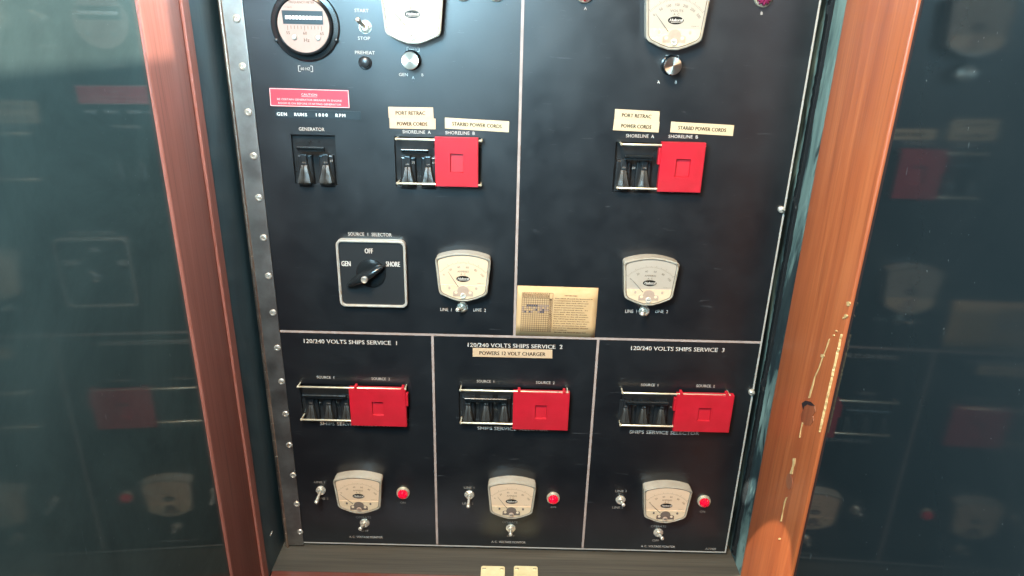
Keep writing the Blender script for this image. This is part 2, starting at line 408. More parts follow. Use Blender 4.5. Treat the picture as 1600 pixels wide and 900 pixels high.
# right door: filled mortises, putty runs and the putty line at the pane
root, st, pane, W, hit, dp, s_out = rd
def blob(name, pix, mt, o=.0043, th=.0007, parent=None):
    b = B(); f = []; g = []
    for u, v in pix:
        s, z = hit(u, v, o); f.append(b.verts.new(W(s, o+th, z))); g.append(b.verts.new(W(s, o-.0008, z)))
    b.faces.new(f)
    for i in range(len(f)):
        j = (i+1) % len(f); b.faces.new((f[i], f[j], g[j], g[i]))
    return dp(name, b, mt, parent or st)
def wob(cu, cv, ru, rv, n=14, j=.18):
    return [(cu + ru*math.cos(6.283*k/n)*(1+random.uniform(-j, j)), cv + rv*math.sin(6.283*k/n)*(1+random.uniform(-j, j))) for k in range(n)]
M['mort'] = wood('worn_plug_wood', (.22, .075, .03), (.10, .035, .015), (.32, .12, .05), coat=.1)
M['plug'] = wood('plug_wood', (.30, .10, .045), (.2, .06, .03), (.38, .14, .06), coat=.3)
blob('old_hinge_hole', [(1253, 630), (1259, 626), (1267, 628), (1273, 634), (1274, 643), (1270, 650), (1271, 658), (1266, 665), (1258, 664), (1252, 658), (1251, 648), (1255, 640)], M['mort'], th=.0002)
blob('hole_shadow', [(1253, 630), (1259, 626), (1267, 628), (1273, 634), (1268, 634), (1262, 632), (1257, 635), (1255, 640)], M['dark'], th=.0005)
blob('wood_plug', wob(1233, 752, 5, 13, 16, .1), M['plug'], th=.0002)
def run(pix, wd, name='putty_run'):
    L = []; R_ = []
    for (u, v) in pix:
        w_ = wd*random.uniform(.35, 1.5); u += random.uniform(-.8, .8); L.append((u-w_, v)); R_.append((u+w_, v+random.uniform(-1, 1)))
    blob(name, L + R_[::-1], M['putty'])
run([(1297, 530), (1291, 545), (1285, 560), (1279, 576), (1273, 590), (1269, 605), (1265, 622)], .8)
run([(1255, 660), (1251, 672), (1249, 684)], .6)
run([(1241, 716), (1240, 724), (1238, 733), (1236, 740)], 1.6)
run([(1230, 777), (1227, 785), (1224, 800), (1221, 815)], .7)
for u, v, r in ((1326, 474, 3), (1322, 494, 2.4), (1318, 497, 1.6), (1307, 517, 1.2), (1303, 524, 1.1), (1286, 556, 2.6), (1218, 842, 1.2)):
    blob('putty_spot', wob(u, v, r, r*1.2, 9, .3), M['putty'])
b = B(); prev = None
for k in range(60):
    v_ = 522 + k*2.6; u_ = 1316 - (v_-522)*.226 + 1.2*noise.noise(Vector((k*.5, 3, 0)))
    s, z = hit(u_, v_, .0045); ww = .0009*(1 + 1.3*noise.noise(Vector((k*.4, 0, 0))))*(min(1, k/8, (59-k)/8)+.15)
    row = [b.verts.new(W(s-ww, .0046, z)), b.verts.new(W(s, .0066, z)), b.verts.new(W(s+ww, .0040, z))]
    if prev: b.faces.new((prev[0], prev[1], row[1], row[0])); b.faces.new((prev[1], prev[2], row[2], row[1]))
    prev = row
dp('glazing_putty', b, M['putty'], st)

# ============================================================ THE PANEL
PX0, PX1, PZ0, PZ1 = -.3905, .4075, -.9085, .27
panel = tag(empty('electrical_panel', (0, 0, PZ0)), 'black electrical switch panel with gauges, toggle switches and red breaker covers inside a green recess', 'electrical panel')
def pp(name, bm, mt, x=0, z=0, parent=None, label=None, **k):
    """part of the panel whose mesh is local to (x, z) on the panel face"""
    o = fin(name, bm, mt, parent or panel, (x, 0, z - PZ0) if parent is None else (0, 0, 0), **k)
    if label: o['label'] = label
    return o
cuts = [(-.3260, -.2618, -.2342, -.1612), (-.1762, -.0492, -.2346, -.1608), (.1456, .2740, -.2352, -.1612),
        (-.351, -.1700, -.6412, -.5722), (-.085, .0995, -.6412, -.5706), (.187, .3705, -.6412, -.5722)]
xs = sorted({PX0, PX1, *[c[0] for c in cuts], *[c[1] for c in cuts]}); zs = sorted({PZ0, PZ1, *[c[2] for c in cuts], *[c[3] for c in cuts]})
b = B(); vd = {}
def pv(x, y, z):
    k = (x, y, z)
    if k not in vd: vd[k] = b.verts.new((x, y, z - PZ0))
    return vd[k]
def inhole(x, z): return any(c[0] < x < c[1] and c[2] < z < c[3] for c in cuts)
for xa, xb in zip(xs, xs[1:]):
    for za, zb in zip(zs, zs[1:]):
        if inhole((xa+xb)/2, (za+zb)/2): continue
        b.faces.new([pv(x, 0, z) for x, z in ((xa, za), (xb, za), (xb, zb), (xa, zb))])
        b.faces.new([pv(x, .006, z) for x, z in ((xa, zb), (xb, zb), (xb, za), (xa, za))])
for xa, xb, za, zb in cuts + [(PX0, PX1, PZ0, PZ1)]:
    for A_, B_ in (((xa, za), (xb, za)), ((xb, za), (xb, zb)), ((xb, zb), (xa, zb)), ((xa, zb), (xa, za))):
        # split along grid
        t = (A_, B_)
        if A_[0] == B_[0]:
            q = [z for z in zs if min(A_[1], B_[1]) <= z <= max(A_[1], B_[1])]; sg = [((A_[0], q[i]), (A_[0], q[i+1])) for i in range(len(q)-1)]
        else:
            q = [x for x in xs if min(A_[0], B_[0]) <= x <= max(A_[0], B_[0])]; sg = [((q[i], A_[1]), (q[i+1], A_[1])) for i in range(len(q)-1)]
        for s1, s2 in sg: b.faces.new((pv(s1[0], 0, s1[1]), pv(s2[0], 0, s2[1]), pv(s2[0], .006, s2[1]), pv(s1[0], .006, s1[1])))
fin('face_plate', b, M['panel'], panel)
# lines
LW = .0040; H0 = .0005
def line(x0, x1, z0, z1, mt='line'):
    b = B(); strip(b, x0, x1, z0 - PZ0, z1 - PZ0, H0); o = fin('border_line', b, M[mt], panel); return o
zH = -.4766
line(.0056-LW/2, .0056+LW/2, zH+LW/2, PZ1); line(-.3735, .4040, zH-LW/2, zH+LW/2)
line(-.1270-LW/2, -.1270+LW/2, -.9045, zH-LW/2); line(.1415-LW/2, .1415+LW/2, -.9045, zH-LW/2)
M['edge'] = speckled('panel_edge_line', (.30, .28, .25), (.38, .35, .31), scale=60, bump=0)
line(.4040, .4066, -.9080, PZ1, 'edge'); line(-.3735, .4040, -.9080, -.9050, 'edge')

# legends
def legend(s, u, v, wpx=None, cpx=6, mt='ink', name='legend', bold=0, cap=None, rot=0, seglines=None):
    x, z = P(u, v); x1, _ = P(u+1, v); _, z1 = P(u, v+1)
    b = B(); text(b, s, 0, 0, cap or cpx*(z - z1), wpx*(x1-x) if wpx else None, H0, bold=bold, rot=rot)
    if seglines:
        for (a0, a1, c0, c1) in seglines:
            seg(b, a0*(x1-x), -a1*(z-z1), c0*(x1-x), -c1*(z-z1), .0007, H0)
    return fin(name, b, M[mt], panel, (x, 0, z - PZ0))
LG = [('START', 565, 16.3, 22, 5.5), ('STOP', 568.8, 59.6, 19, 5.5), ('PREHEAT', 570.3, 82, 31, 5.5),
      ('GEN', 630.3, 116.3, 14, 5), ('A', 645.6, 121, None, 4.6), ('B', 660.2, 116.8, None, 4.6), ('A', 1029, 128, None, 5), ('B', 1056, 128.3, None, 5),
      ('A', 914.6, 13, None, 5), ('B', 1190, 20.5, None, 5),
      ('GENERATOR', 487, 201.6, 40, 5.4), ('SHORELINE  A', 651, 206, 44, 5.4), ('SHORELINE  B', 719, 207.5, 46, 5.4), ('SHORELINE  A', 1000, 212.3, 44, 5.4), ('SHORELINE  B', 1067.5, 213.2, 46, 5.4),
      ('SOURCE  1  SELECTOR', 578, 366, 68, 5.4), ('LINE  1', 697, 483.3, 17.5, 5), ('LINE  2', 749.5, 484, 19.5, 5), ('LINE  1', 986, 486, 18, 5), ('LINE  2', 1034, 486.3, 19.5, 5),
      ('120/240 VOLTS SHIPS SERVICE  1', 547.5, 534, 145, 6.6), ('120/240 VOLTS SHIPS SERVICE  2', 805, 540, 148, 6.6), ('120/240 VOLTS SHIPS SERVICE  3', 1059, 545, 146, 6.6),
      ('SOURCE  1', 508.5, 589.2, 27, 4.2), ('SOURCE  2', 595, 591.6, 29, 4.2), ('SOURCE  1', 758.5, 595.5, 27, 4.2), ('SOURCE  2', 852, 597.6, 29, 4.2), ('SOURCE  1', 1015, 601.2, 27, 4.2), ('SOURCE  2', 1102.5, 602.8, 29, 4.2),
      ('SHIPS SERVICE SELECTOR', 555, 662.5, 109, 5.4), ('SHIPS SERVICE SELECTOR', 801, 669.6, 110, 5.4), ('SHIPS SERVICE SELECTOR', 1038, 675.6, 109, 5.4),
      ('A. C.  VOLTAGE MONITOR', 572, 838.8, 52, 3.4), ('A. C.  VOLTAGE MONITOR', 794.5, 846.6, 53, 3.4), ('A. C.  VOLTAGE MONITOR', 1028, 853.4, 53, 3.4)]
for s, u, v, wd, cp in LG: legend(s, u, v, wd, cp, bold=.0003 if cp > 6 else 0)
M['ink_dim'] = mat('worn_engraving', (.26, .23, .20), .6)
for s, u, v, wd, cp in (('LINE 1', 499.5, 753, 16, 3.4), ('LINE 2', 505, 778.5, 16, 3.4), ('OPERATE', 568, 808, 24, 3.6), ('OFF', 570, 829, 12, 3.4), ('ON', 629.5, 785, 8, 3.2),
                        ('LINE 1', 733, 761.5, 16, 3.4), ('LINE 2', 731, 786.5, 17, 3.4), ('OPERATE', 797, 815.4, 24, 3.6), ('OFF', 798, 837, 12, 3.4), ('ON', 864.5, 792, 8, 3.2),
                        ('LINE 1', 970, 767, 17, 3.6), ('LINE 2', 965.3, 792.5, 17, 3.6), ('OPERATE', 1029, 822, 24, 3.6), ('OFF', 1024.5, 844, 11, 3.4), ('ON', 1097.5, 799, 8, 3.2), ('A7088', 1110, 857.2, 17, 3.6)):
    legend(s, u, v, wd, cp, 'ink_dim')
bk = [(-10, -4, -10, 4), (-10, -4, -7, -4), (-10, 4, -7, 4), (10, -4, 10, 4), (10, -4, 7, -4), (10, 4, 7, 4)]
legend('60 HZ', 477.5, 107.3, 15, 4.4, seglines=[(x*1.1, y*1.1, x2*1.1, y2*1.1) for x, y, x2, y2 in bk]); legend('240 V', 645.5, 77, 13, 3.2, seglines=[(x*.95, y*.8, x2*.95, y2*.8) for x, y, x2, y2 in bk]); legend('240 V', 1050, 90.5, 14, 3.8, seglines=bk)

# ---- piano hinge down the left edge
b = B(); box(b, -.4025, -.3735, -.003, -.0004, PZ0-.003-PZ0, PZ1-PZ0, .0008)
hinge = fin('piano_hinge', b, M['steel'], panel); hinge['label'] = 'long steel piano hinge with riveted screws'
M['knuck'] = speckled('hinge_knuckle', (.62, .48, .38), (.38, .30, .26), (.3, .5), 30, .1, metal=1)
b = B(); z = -.916; k = 0
while z < PZ1:
    L_ = .0165; r_ = .0030 + (.00015 if k % 2 else 0)
    lathe(b, [(.0026, 0), (r_, .00025), (r_, L_-.00025), (.0026, L_)], 16, axis=Vector((0, 0, 1)), org=Vector((-.4040, -.0024, z - PZ0))); z += L_ + .0002; k += 1
fin('knuckle_barrel', b, M['knuck'], hinge, smooth=50)
sb = B(); lathe(sb, [(.0056, 0), (.0056, .0006), (.0048, .0016), (.0030, .0021), (.0026, .0015), (.0014, .0013), (0, .0013)], 20)
first = fin('screw', sb, M['screw'], hinge, smooth=30)
for k in range(19):
    z = .1786 - k*.0620 if False else -.0068 + .0625*4 - k*.0624
    x = -.3838 + .0068*max(0, (-.0068 - z))/.868*1.0
    if z < -.885: break
    o = first if k == 0 else first.copy()
    if k: C.objects.link(o); o.parent = hinge
    o.location = Vector((x, -.003, z - PZ0)) * K
    o.rotation_euler = (0, random.uniform(0, 3), 0)

# ---- latch screws on the right edge
for u, v in ((1222, 328), (1175, 614)):
    x, z = P(u, v, .004); b = B(); lathe(b, [(.0052, 0), (.0052, .002), (.0046, .0052), (.0025, .0068), (0, .0072)], 20)
    box(b, -.0042, .0042, -.0076, -.0068, -.0005, .0005, mi=1)
    o = fin('latch_screw', b, [M['chrome'], M['dark']], panel, (x, 0, z - PZ0), smooth=35); o.rotation_euler = (0, .5, 0)

# ---- gauges
def arcpts():
    """outline of the gauge, fan shape: convex top, tapering sides, shallow v bottom, rounded corners"""
    top = [(-.0425 + .085*k/10, .0315 + .0085*(1 - ((k-5)/5)**2)) for k in range(11)]
    core = top[::-1]     # right to left along the top
    poly = core + [(-.0372, -.0270)] + [(-.019, -.0350), (-.007, -.0388), (.007, -.0388), (.019, -.0350)] + [(.0372, -.0270)]
    out = []
    def rc(p, q, r_, rad, n=5):
        p, q, r_ = Vector(p), Vector(q), Vector(r_); a = (p-q).normalized()*rad; c = (r_-q).normalized()*rad
        return [tuple((q+a)*(1-t)**2 + q*2*t*(1-t) + (q+c)*t*t) for t in [i/n for i in range(n+1)]]
    n = len(poly)
    for i, q in enumerate(poly):
        if i in (0, 10): out += rc(poly[i-1], q, poly[(i+1) % n], .0046)
        elif i in (11, n-1): out += rc(poly[i-1], q, poly[(i+1) % n], .0065)
        elif i in (1, 9): out.append(q)
        else: out.append(q)
    return out
OUT = arcpts()
def scaled(pts, sx, sz=None, dx=0, dz=0): return [(x*sx + dx, z*(sz or sx) + dz) for x, z in pts]
def clip_below(pts, zc):
    o = []
    n = len(pts)
    for i in range(n):
        p, q = pts[i], pts[(i+1) % n]
        if p[1] <= zc: o.append(p)
        if (p[1] - zc)*(q[1] - zc) < 0:
            t = (zc - p[1])/(q[1] - p[1]); o.append((p[0] + (q[0]-p[0])*t, zc))
    return o
GH = .0205
def gauge(name, u, v, words, nums, needle_deg, card='cream', mvt='movement', dark_screws=False, pale=True, label=None):
    """(u, v) = where the bottom tip of its front shows"""
    x, z = P(u, v, GH); z += .0395
    b = B(); prism(b, scaled(OUT, .985), -.0002, -GH*.90, 0)
    ring(b, scaled(OUT, 1.0), scaled(OUT, .925, .925), -GH*.30, -GH, 1)
    bmesh.ops.bevel(b, geom=[e for e in b.edges if all(abs(q.co.y + GH) < 1e-6 for q in e.verts)], offset=.0011, segments=2, affect='EDGES')
    g = fin(name, b, [M['lens'], M['case' if not pale else 'lens']], panel, (x, 0, z - PZ0), smooth=40)
    if label: g['label'] = label
    # seam line round the card
    b = B(); ring(b, scaled(OUT, .925, .925), scaled(OUT, .905, .900), -GH*.915, -GH*.935); fin('seam', b, M['seam'], g)
    b = B(); prism(b, scaled(OUT, .905, .90), -GH*.905, -GH*.92); fin('dial_card', b, M[card], g)
    hf = GH*.92 + .0002
    # printing
    b = B(); cx, cz, R = 0, -.022, .0455
    a0, a1 = math.radians(138), math.radians(42)
    nt_ = 40
    for k in range(nt_+1):
        a = a0 + (a1-a0)*k/nt_; r0 = R; r1 = R + (.0042 if k % 8 == 0 else .0028 if k % 4 == 0 else .0020)
        seg(b, cx + r0*math.cos(a), cz + r0*math.sin(a), cx + r1*math.cos(a), cz + r1*math.sin(a), .00032, hf)
    fin('scale', b, M['faint'], g)
    b = B()
    for k, s in enumerate(nums):
        a = a0 + (a1-a0)*k/(len(nums)-1); text(b, s, cx + .0400*math.cos(a), cz + .0400*math.sin(a), .0034, None, hf, rot=a - math.pi/2)
    text(b, words[0], 0, .0105, .0031, .0175, hf); text(b, words[1], 0, .0060, .0031, None, hf)
    text(b, 'MODEL 17', .0265, -.0085, .0011, .0095, hf)
    fin('lettering', b, M['faint'], g)
    b = B(); prism(b, circ(0, -.0015, .0105, 36, .0050), -hf, -hf-.0001); fin('maker_badge', b, M['bk'], g)
    b = B(); text(b, 'Hultoral', 0, -.0008, .0036, .0165, hf+.0004, rot=.03, shear=.35, bold=.0005)
    seg(b, -.0065, -.0040, .0085, -.0034, .0006, hf+.0004); seg(b, .0082, -.0036, .0094, .0012, .0006, hf+.0004)
    fin('badge_script', b, M['ink'], g)
    # lower translucent window with the movement behind it
    zc = -.0118
    b = B(); prism(b, clip_below(scaled(OUT, .900, .895), zc), -hf, -hf-.0012); fin('lower_window', b, M['lower'], g)
    hw = hf + .0012
    b = B(); body = [(-.0155, -.0352), (.0155, -.0352), (.0155, -.0235)]
    body += [(.0155-.0028*(1-math.cos(t)), -.0235+.0028*math.sin(t)) for t in (.5, 1., 1.57)]
    body += [(.0088, -.0200)] + [(.0088*math.cos(t), -.0195+.0070*math.sin(t)) for t in [math.pi*k/10 for k in range(1, 10)]] + [(-.0088, -.0200)]
    body += [(-.0155+.0028*(1-math.cos(t)), -.0235+.0028*math.sin(t)) for t in (1.57, 1., .5)] + [(-.0155, -.0235)]
    prism(b, [(q[0], max(q[1], -.0352 + .0055*(abs(q[0])/.0155) - .0)) for q in body], -hw, -hw-.0006); fin('movement_cover', b, M[mvt], g)
    b = B()
    for sx in (-.0108, .0108): prism(b, circ(sx, -.0235, .0024, 18), -hw-.0006, -hw-.0008)
    fin('terminal', b, M['lower'], g)
    b = B(); lathe(b, [(.0045, 0), (.0045, .0012), (.0036, .0018), (.0030, .0014), (0, .0014)], 22, org=Vector((0, -hw-.0006, -.0285)))
    box(b, -.0026, .0026, -hw-.0026, -hw-.0019, -.00035-.0285, .00035-.0285, mi=1)
    fin('zero_screw', b, [M['movement' if dark_screws else 'case'], M['dark']], g, smooth=35)
    b = B()
    for sx in (-.0210, .0205): prism(b, circ(sx, -.0165, .0019, 14, .0025), -hw, -hw-.0003)
    fin('card_screw', b, M['movement_dark' if dark_screws else 'movement'], g)
    b = B(); a = math.radians(needle_deg); px, pz = 0, -.026
    n0, n1 = .0135, .0430; wd0, wd1 = .0009, .0003
    d_ = Vector((math.cos(a), math.sin(a))); nn = Vector((-d_.y, d_.x))
    pts = [(px + d_.x*t + nn.x*w_, pz + d_.y*t + nn.y*w_) for t, w_ in ((n0, -wd0/2), (n1, -wd1/2), (n1, wd1/2), (n0, wd0/2))]
    prism(b, pts, -hw-.0004, -hw-.0007); fin('needle', b, M['needle'], g)
    b = B(); b.faces.new([b.verts.new((q[0], -GH*.99, q[1])) for q in scaled(OUT, .924, .924)]); fin('clear_cover', b, M['clear'], g)
    return g
AMP = ('AMPERES', 'A  C'); VLT = ('VOLTS', 'A  C'); NA = ['0', '20', '40', '60', '80', '100']; NV = ['0', '50', '100', '150', '200', '250', '300']
gauge('voltmeter', 645.5, 69.5, VLT, ['0', '80', '160', '240', '320', '400'], 133, 'white_card', 'movement', label='voltmeter above the silver knob with GEN beneath it')
gauge('voltmeter', 1051.5, 79, VLT, NV, 131, 'white_card', 'movement', label='voltmeter in the right half, needle near zero')
gauge('ammeter', 723.6, 472, AMP, NA, 122, label='ammeter right of the source selector dial')
gauge('ammeter', 1011.8, 478.6, AMP, NA, 133, 'white_card', 'movement', label='ammeter right of the paper test record, pale face')
gauge('ammeter', 561.8, 803.5, AMP, NA, 138, 'cream', 'movement_dark', True, label='ammeter of ships service 1')
gauge('ammeter', 798.6, 811.8, AMP, NA, 125, 'cream', 'movement_dark', True, label='ammeter of ships service 2')
gauge('ammeter', 1038.0, 818.3, AMP, NA, 134, 'cream', 'movement_dark', True, label='ammeter of ships service 3')

# ---- frequency meter
x, z = P(478, 42); z += .002
b = B(); lathe(b, [(.0470, 0), (.0470, .0030), (.0455, .0045), (.0395, .0050), (.0385, .0110), (.0365, .0120), (.0350, .0105), (0, .0105)], 64)
fm = fin('frequency_meter', b, M['blackgloss'], panel, (x, 0, z - PZ0), smooth=30); fm['label'] = 'round black frequency meter with pale pink dial and row of white reeds'
b = B(); prism(b, circ(0, 0, .0350, 56), -.0105, -.0110); M['dialpink'] = speckled('dial_pink', (.30, .20, .165), (.27, .18, .145), (.5, .6), 20, 0); fin('dial_card', b, M['dialpink'], fm)
hf = .0112
b = B(); prism(b, [(-.027, .0015), (.027, .0015), (.0275, .0185), (-.028, .0185)], -hf, -hf-.0002); fin('reed_window', b, M['dymo'], fm)
b = B()
for k in range(11): box(b, -.0235+.0046*k, -.0199+.0046*k, -hf-.0012, -hf-.0003, .0075, .0120, .0005)
fin('reeds', b, M['reed'], fm)
b = B()
for k in range(11): seg(b, -.0217+.0046*k, -.0005, -.0217+.0046*k, -.0048-(.0018 if k % 5 == 0 else 0), .0005, hf)
fin('scale', b, M['brown'], fm)
b = B()
for s, sx in (('55', -.0217), ('60', .0013), ('65', .0243)): text(b, s, sx, -.0097, .0040, None, hf)
text(b, 'Hz', .003, -.0185, .0052, None, hf); text(b, 'FREQUENCY METER', 0, .0290, .0028, .034, hf); text(b, '117 VOLTS', -.019, .0225, .0015, .010, hf)
fin('lettering', b, M['brown'], fm)
for sx in (-.0135, .0185):
    b = B(); lathe(b, [(.0035, 0), (.0035, .0008), (.0024, .0018), (0, .0021)], 18, org=Vector((sx, -hf, -.0155))); fin('card_screw', b, M['screw'], fm, smooth=35)
for sx, sz in ((-.041, -.020), (.0415, -.0185)):
    b = B(); lathe(b, [(.0026, 0), (.0026, .0006), (.0016, .0014), (0, .0016)], 16, org=Vector((sx, -.0048, sz))); fin('flange_screw', b, M['breaker'], fm, smooth=35)

# ---- toggle switches
def toggle(u, v, tu, tv, label, ln=.024):
    x, z = P(u, v, .003); tx, tz = P(tu, tv, ln)
    b = B(); lathe(b, [(.0088, 0), (.0088, .0008)], 28)
    prism(b, circ(0, 0, .0083, 6), -.0008, -.0038, .0006)
    lathe(b, [(.0058, .0038), (.0058, .0062), (.0042, .0066), (.0040, .0050), (0, .0050)], 24)
    t = fin('toggle_switch', b, M['chrome'], panel, (x, 0, z - PZ0), smooth=30, rot=(0, random.uniform(0, 1), 0))
    t['label'] = label
    tip = Vector((tx - x, -ln, tz - z)); o0 = Vector((0, -.004, 0)); ax = tip - o0; L = ax.length
    b = B(); lathe(b, [(.0020, 0), (.0022, L*.3), (.0031, L*.80), (.0034, L*.90), (.0030, L*.97), (.0016, L), (0, L*1.005)], 20, axis=ax, org=o0)
    l_ = fin('lever', b, M['chrome'], t, smooth=60)
    t.rotation_euler = (0, 0, 0)
    return t
toggle(570, 42, 557.5, 29.5, 'start stop toggle switch, lever up to the left')
toggle(722.5, 481, 714, 484.5, 'line toggle below the ammeter beside the selector')
toggle(1007, 487, 1003, 491, 'line toggle below the pale ammeter')
toggle(500.8, 767.5, 493.5, 786.5, 'long levered line toggle of ships service 1', .030)
toggle(569.5, 818.5, 562, 827, 'operate toggle of ships service 1', .026)
toggle(733.4, 774.5, 731.3, 793, 'long levered line toggle of ships service 2', .030)
toggle(798, 826.8, 797.7, 835.8, 'operate toggle of ships service 2')
toggle(970, 782.4, 974.5, 789.5, 'line toggle of ships service 3')
toggle(1029, 833.4, 1035.4, 842, 'operate toggle of ships service 3')

# ---- knobs
def knob(u, v, L, label):
    x, z = P(u, v, L)
    b = B(); lathe(b, [(.0135, .0004), (.0135, .002), (.0115, .003), (.0113, L-.004), (.0113, L-.0012)], 40)
    k = fin('rotary_knob', b, M['blackgloss'], panel, (x, 0, z - PZ0), smooth=30); k['label'] = label
    b = B(); lathe(b, [(.0118, L-.004), (.0120, L-.0034), (.0120, L-.0006), (.0114, L), (0, L)], 48); fin('cap', b, M['spun'], k, smooth=25)
knob(640.5, 94.8, .017, 'silver capped knob with GEN beneath it')
knob(1051.8, 103, .020, 'silver capped knob in the right half')
x, z = P(571, 98); b = B(); lathe(b, [(.0092, 0), (.0092, .002), (.0078, .0032), (.0070, .0030), (.0066, .0060), (.0040, .0072), (0, .0075)], 32)
o = fin('push_button', b, M['breaker'], panel, (x, 0, z - PZ0), smooth=30); o['label'] = 'black preheat push button'

# ---- pilot lamps
def lamp(u, v, mt, label, r=.0100):
    x, z = P(u, v, .006)
    b = B(); lathe(b, [(.0118, 0), (.0118, .002), (.0112, .0045), (r-.0004, .0052), (r-.0014, .0030), (0, .0030)], 36)
    l_ = fin('pilot_lamp', b, M['rodm'], panel, (x, 0, z - PZ0), smooth=30); l_['label'] = label
    b = B(); lathe(b, [(r-.0015, .0030), (r-.0012, .0070), (r*.72, .0105), (r*.35, .0124), (0, .0130)], 44)
    for q in b.verts:
        rr = math.hypot(q.co.x, q.co.z)
        if rr > .001 and int(round(math.atan2(q.co.z, q.co.x)/(2*math.pi)*44)) % 2: q.co.x *= .86; q.co.z *= .86; q.co.y *= .93
    fin('jewel', b, mt, l_)
lamp(629.2, 772.5, M['jewel'], 'lit red lamp of ships service 1'); lamp(864.6, 780.6, M['jewel'], 'lit red lamp of ships service 2'); lamp(1101, 785.6, M['jewel_dim'], 'dim red lamp of ships service 3')
for u, v, t in ((722.5, -13, 'jewel_off'), (775, -12, 'jewel_off'), (914, -10, 'jewel_dim'), (1194.5, -3, 'jewel_off')):
    lamp(u, v, M[t], 'red lamp at the top edge', .0108)

# ---- breakers behind the cut-outs
def breaker(cut, poles, bar, amp, rods, cover, label, ampx=None, wide=1.0):
    x0, x1, z0, z1 = cut; cx = (x0+x1)/2
    b = B(); box(b, x0-.004, x1+.004, .0065, .05, z0-.004, z1+.004)          # moulded body behind the opening
    ob = B()
    # open-fronted well
    w_ = B()
    for q in (((x0, 0), (x1, 0)),): pass
    br = fin('circuit_breaker', shift(b, cx, z0), M['breaker'], panel, (cx, 0, z0 - PZ0)); br['label'] = label
    w_.free(); ob.free()
    hb = P(*poles[0], 0)[1]
    for u, v in poles:
        x, z = P(u, v, .010)
        # raised pole body with a rounded well, then paddle hanging from a dark neck
        b = B()
        prism(b, [(-.0115, -.022), (-.0105, .026), (.0105, .026), (.0115, -.022)], -(-.0064), -.001, .002)
        fin('pole', shift(b, 0, 0, cx-x, z0-z), M['breaker'], br)
        b = B()
        rows = [(.0042*wide, .0145, .004, .002), (.0045*wide, .0090, .0075, .003), (.0062*wide, .0010, .0095, .004), (.0085*wide, -.0080, .0120, .005), (.0088*wide, -.0125, .0130, .005), (.0066*wide, -.0155, .0115, .004), (.003*wide, -.0170, .0090, .003)]
        prev = None
        for wx, wz, hh, bk_ in rows:
            row = [b.verts.new(q) for q in ((-wx, -hh+bk_, wz), (-wx*.8, -hh, wz), (-wx*.12, -hh-.0004, wz), (0, -hh-.0013, wz), (wx*.12, -hh-.0004, wz), (wx*.8, -hh, wz), (wx, -hh+bk_, wz), (wx*.5, .002, wz), (-wx*.5, .002, wz))]
            if prev:
                for i in range(9): b.faces.new((prev[i], prev[(i+1) % 9], row[(i+1) % 9], row[i]))
            else: b.faces.new(row)
            prev = row
        b.faces.new(prev)
        hd = fin('handle', shift(b, 0, 0, cx-x, z0-z), M['paddle'], br, smooth=35)
        b = B(); text(b, 'ON', x-cx, z-z0+.0165, .0020, .0050, .0062); fin('lettering', b, M['ink_dim'], br)
        b = B(); box(b, x-cx-.0045, x-cx+.0045, -.0060, .002, z-z0+.0120, z-z0+.0280, .0012); fin('neck', b, M['breaker'], br)
        ax_, az_ = P(u + 14.5, v - 17, .0)
        if ampx is None: b = B(); text(b, amp, ax_-cx, az_-z0, .0028, None, .0018); fin('rating', b, M['ink_dim'], br)
    if ampx:
        for u, v in ampx:
            ax_, az_ = P(u, v, .002); b = B(); text(b, amp, ax_-cx, az_-z0, .0034, None, .0030); fin('rating', b, M['ink_dim'], br)
    (ua, va), (ub, vb) = bar; xa, za = P(ua, va, .013); xb, zb = P(ub, vb, .013)
    b = B(); lathe(b, [(0, 0), (.0018, .0003), (.0023, .0010), (.0023, (xb-xa)-.001), (.0018, (xb-xa)-.0003), (0, xb-xa)], 16, axis=Vector((1, 0, 0)), org=Vector((xa-cx, -.013, (za+zb)/2-z0)))
    box(b, xa-cx+.001, xb-cx-.001, -.0125, -.0065, (za+zb)/2-z0-.0060, (za+zb)/2-z0-.0010, .0008)
    fin('tie_bar', b, M['blackgloss'], br, smooth=35)
    RH = .0140
    for (ua, va), (ub, vb) in rods:
        xa, za = P(ua, va, RH); xb, zb = P(ub, vb, RH); zc = (za + zb)/2
        b = B(); lathe(b, [(.0012, 0), (.0016, .0006), (.0016, xb-xa-.0006), (.0012, xb-xa)], 14, axis=Vector((1, 0, 0)), org=Vector((xa-.001, -RH, zc)))
        for xe in (xa, xb):
            lathe(b, [(.0013, -.004), (.0013, RH-.002), (.0021, RH-.0015), (.0023, RH+.0006), (.0012, RH+.0022), (0, RH+.0023)], 14, org=Vector((xe, 0, zc)))
        fin('guide_rod', shift(b, 0, 0, 0, -PZ0), M['rodm'], panel, smooth=40)
    return br
def shift(bm, cx, z0, dx=0, dz=0):
    """move mesh: to be local to (cx, z0), or by (-dx, -dz) offsets"""
    for v in bm.verts:
        if dx or dz: v.co.x -= dx; v.co.z += (-dz if dz > -5 and dz != -PZ0*1 and not dx == 0 else (-PZ0 if dx == 0 and dz == -PZ0 else -dz))
        else: v.co.x -= cx; v.co.z -= z0
    return bm
